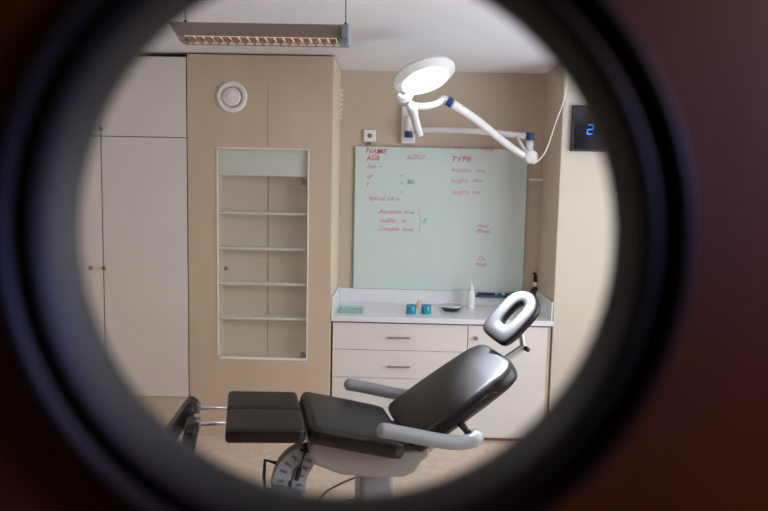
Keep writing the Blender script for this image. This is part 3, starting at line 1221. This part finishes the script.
def band(name, centre, width, yc, m='fan'):
    C_ = catmull([(p_[0], 0, p_[1]) for p_ in [sz(*q, -yc) for q in centre]], 6)
    pts2 = [Vector((v.x, v.z)) for v in C_]
    L_, R2 = [], []
    n_ = len(pts2)
    for i in range(n_):
        d_ = (pts2[min(i + 1, n_ - 1)] - pts2[max(i - 1, 0)]).normalized()
        nn = Vector((-d_.y, d_.x))
        L_.append(pts2[i] + nn * width / 2)
        R2.append(pts2[i] - nn * width / 2)
    bm_ = bmesh.new()
    prism(bm_, [tuple(v) for v in L_ + R2[::-1]], yc - .035, yc + .035)
    bd_ = obj(name, bm_, m, ch, bevel=.004)
    # slots
    for f_ in (.22, .40, .58, .76, .92):
        i = int(f_ * (n_ - 1))
        d_ = (pts2[min(i + 1, n_ - 1)] - pts2[max(i - 1, 0)]).normalized()
        nn = Vector((-d_.y, d_.x))
        c_ = pts2[i]
        q_ = [c_ + nn * width * .22 + d_ * .005, c_ + nn * width * .22 - d_ * .008, c_ - nn * width * .22 - d_ * .008, c_ - nn * width * .22 + d_ * .005]
        bm_ = bmesh.new()
        prism(bm_, [tuple(v) for v in q_], yc - .0385, yc - .0352)
        obj('slot', bm_, 'slot', bd_)
    return bd_


band('lift_cover', [(305, 449), (292, 457), (284, 467), (280, 478), (279, 486)], .080, -.10)
band('lift_cover', [(312, 450), (307, 460), (301, 471), (298, 482), (298, 492)], .070, -.10)


def P3(px, py, w):
    s_, z_ = sz(px, py, w)
    return Vector((s_, -w, z_))


bm = bmesh.new()
tube(bm, [P3(305, 452, .15), P3(299, 470, .15)], .0055, 8)
tube(bm, [P3(299.5, 469, .15), P3(296.5, 480, .15)], .012, 10)
tube(bm, [P3(300, 450, .15), P3(318, 454, .15), P3(321, 460, .15)], .007, 8)
obj('release_lever', bm, 'black', ch, smooth=True)
bm = bmesh.new()
tube(bm, [P3(276, 463, .10), P3(265, 460, .10), P3(264, 476, .10), P3(265, 489, .10), P3(299, 495, .10)], .009, 10)
obj('side_bar', bm, 'black', ch, smooth=True)
bm = bmesh.new()
q = [sz(x, y, .12) for x, y in ((271, 483), (299, 488), (302, 494), (272, 491))]
prism(bm, q, -.15, -.05)
obj('lower_plate', bm, 'slot', ch)
bm = bmesh.new()
tube(bm, [P3(305, 444, .1), P3(306, 452, .1)], .022, 12)
tube(bm, [P3(318, 452, .1), Vector((-.30, -.1, .66))], .02, 12)
obj('lift_joint', bm, 'black', ch, smooth=True)
tag(ch, 'reclining black padded treatment chair with grey armrests on a grey pedestal', 'chair')

# power cable on the floor behind the pedestal
bm = bmesh.new()
pts = [onfloor(356, 477, .006), onfloor(340, 484, .006), onfloor(326, 492, .006), onfloor(320, 502, .006), onfloor(330, 509, .006), onfloor(350, 500, .006), onfloor(372, 503, .006)]
tube(bm, catmull(pts, 8), .0055, 8)
tag(obj('power_cable', bm, 'black', smooth=True), 'black cable looped on the floor beside the chair pedestal', 'cable')


# ------------------------------------------------------------------ lights
def area(name, loc, target, sx_, sy_, power, col):
    l = bpy.data.lights.new(name, 'AREA')
    l.shape = 'RECTANGLE'
    l.size, l.size_y = sx_, sy_
    l.energy = power
    l.color = col
    o = bpy.data.objects.new(name, l)
    COL.objects.link(o)
    o.location = loc
    o.rotation_euler = (Vector(target) - Vector(loc)).to_track_quat('-Z', 'Y').to_euler()
    return o


area('window_daylight', (RX1 + .12, (wy0 + wy1) / 2, (wz0 + wz1) / 2), (0, (wy0 + wy1) / 2, (wz0 + wz1) / 2 - .1), wy1 - wy0, wz1 - wz0, 82, (.88, .94, 1.0))
# corridor side: blue spot added for highlights on the left of the porthole ring
cs = bpy.data.lights.new('ring_blue_spot', 'SPOT')
cs.energy = 85
cs.color = (.12, .25, 1.0)
cs.spot_size = math.radians(17)
cs.spot_blend = .9
cs.shadow_soft_size = .12
co = bpy.data.objects.new('ring_blue_spot', cs)
COL.objects.link(co)
co.location = (1.5, -.12, 2.25)
co.rotation_euler = (Vector((-.24, .38, 1.86)) - co.location).to_track_quat('-Z', 'Y').to_euler()
area('door_warm_fill', (1.2, -.2, 2.5), (.6, .38, 1.0), .3, .3, 9, (1, .72, .5))  # warm fill added to brighten the right side of the door
# the focused beam of the examination lamp
sl = bpy.data.lights.new('lamp_beam', 'SPOT')
sl.energy = 2100
sl.color = (.80, .86, 1.0)
sl.spot_size = math.radians(22)
sl.spot_blend = .8
sl.shadow_soft_size = .11
so = bpy.data.objects.new('lamp_beam', sl)
COL.objects.link(so)
so.location = hd + nrm * .05
so.rotation_euler = (Vector((.60, 3.47, 1.17)) - so.location).to_track_quat('-Z', 'Y').to_euler()

wd = bpy.data.worlds.new('world')
SC.world = wd
wd.use_nodes = True
wd.node_tree.nodes['Background'].inputs[0].default_value = (.75, .85, 1, 1)
wd.node_tree.nodes['Background'].inputs[1].default_value = .3
SC.view_settings.view_transform = 'Standard'
SC.view_settings.look = 'None'
SC.view_settings.exposure = 0.33
SC.view_settings.gamma = 1
SC.view_settings.use_curve_mapping = False
SC.cycles.max_bounces = 10
SC.cycles.diffuse_bounces = 6
SC.cycles.transparent_max_bounces = 12
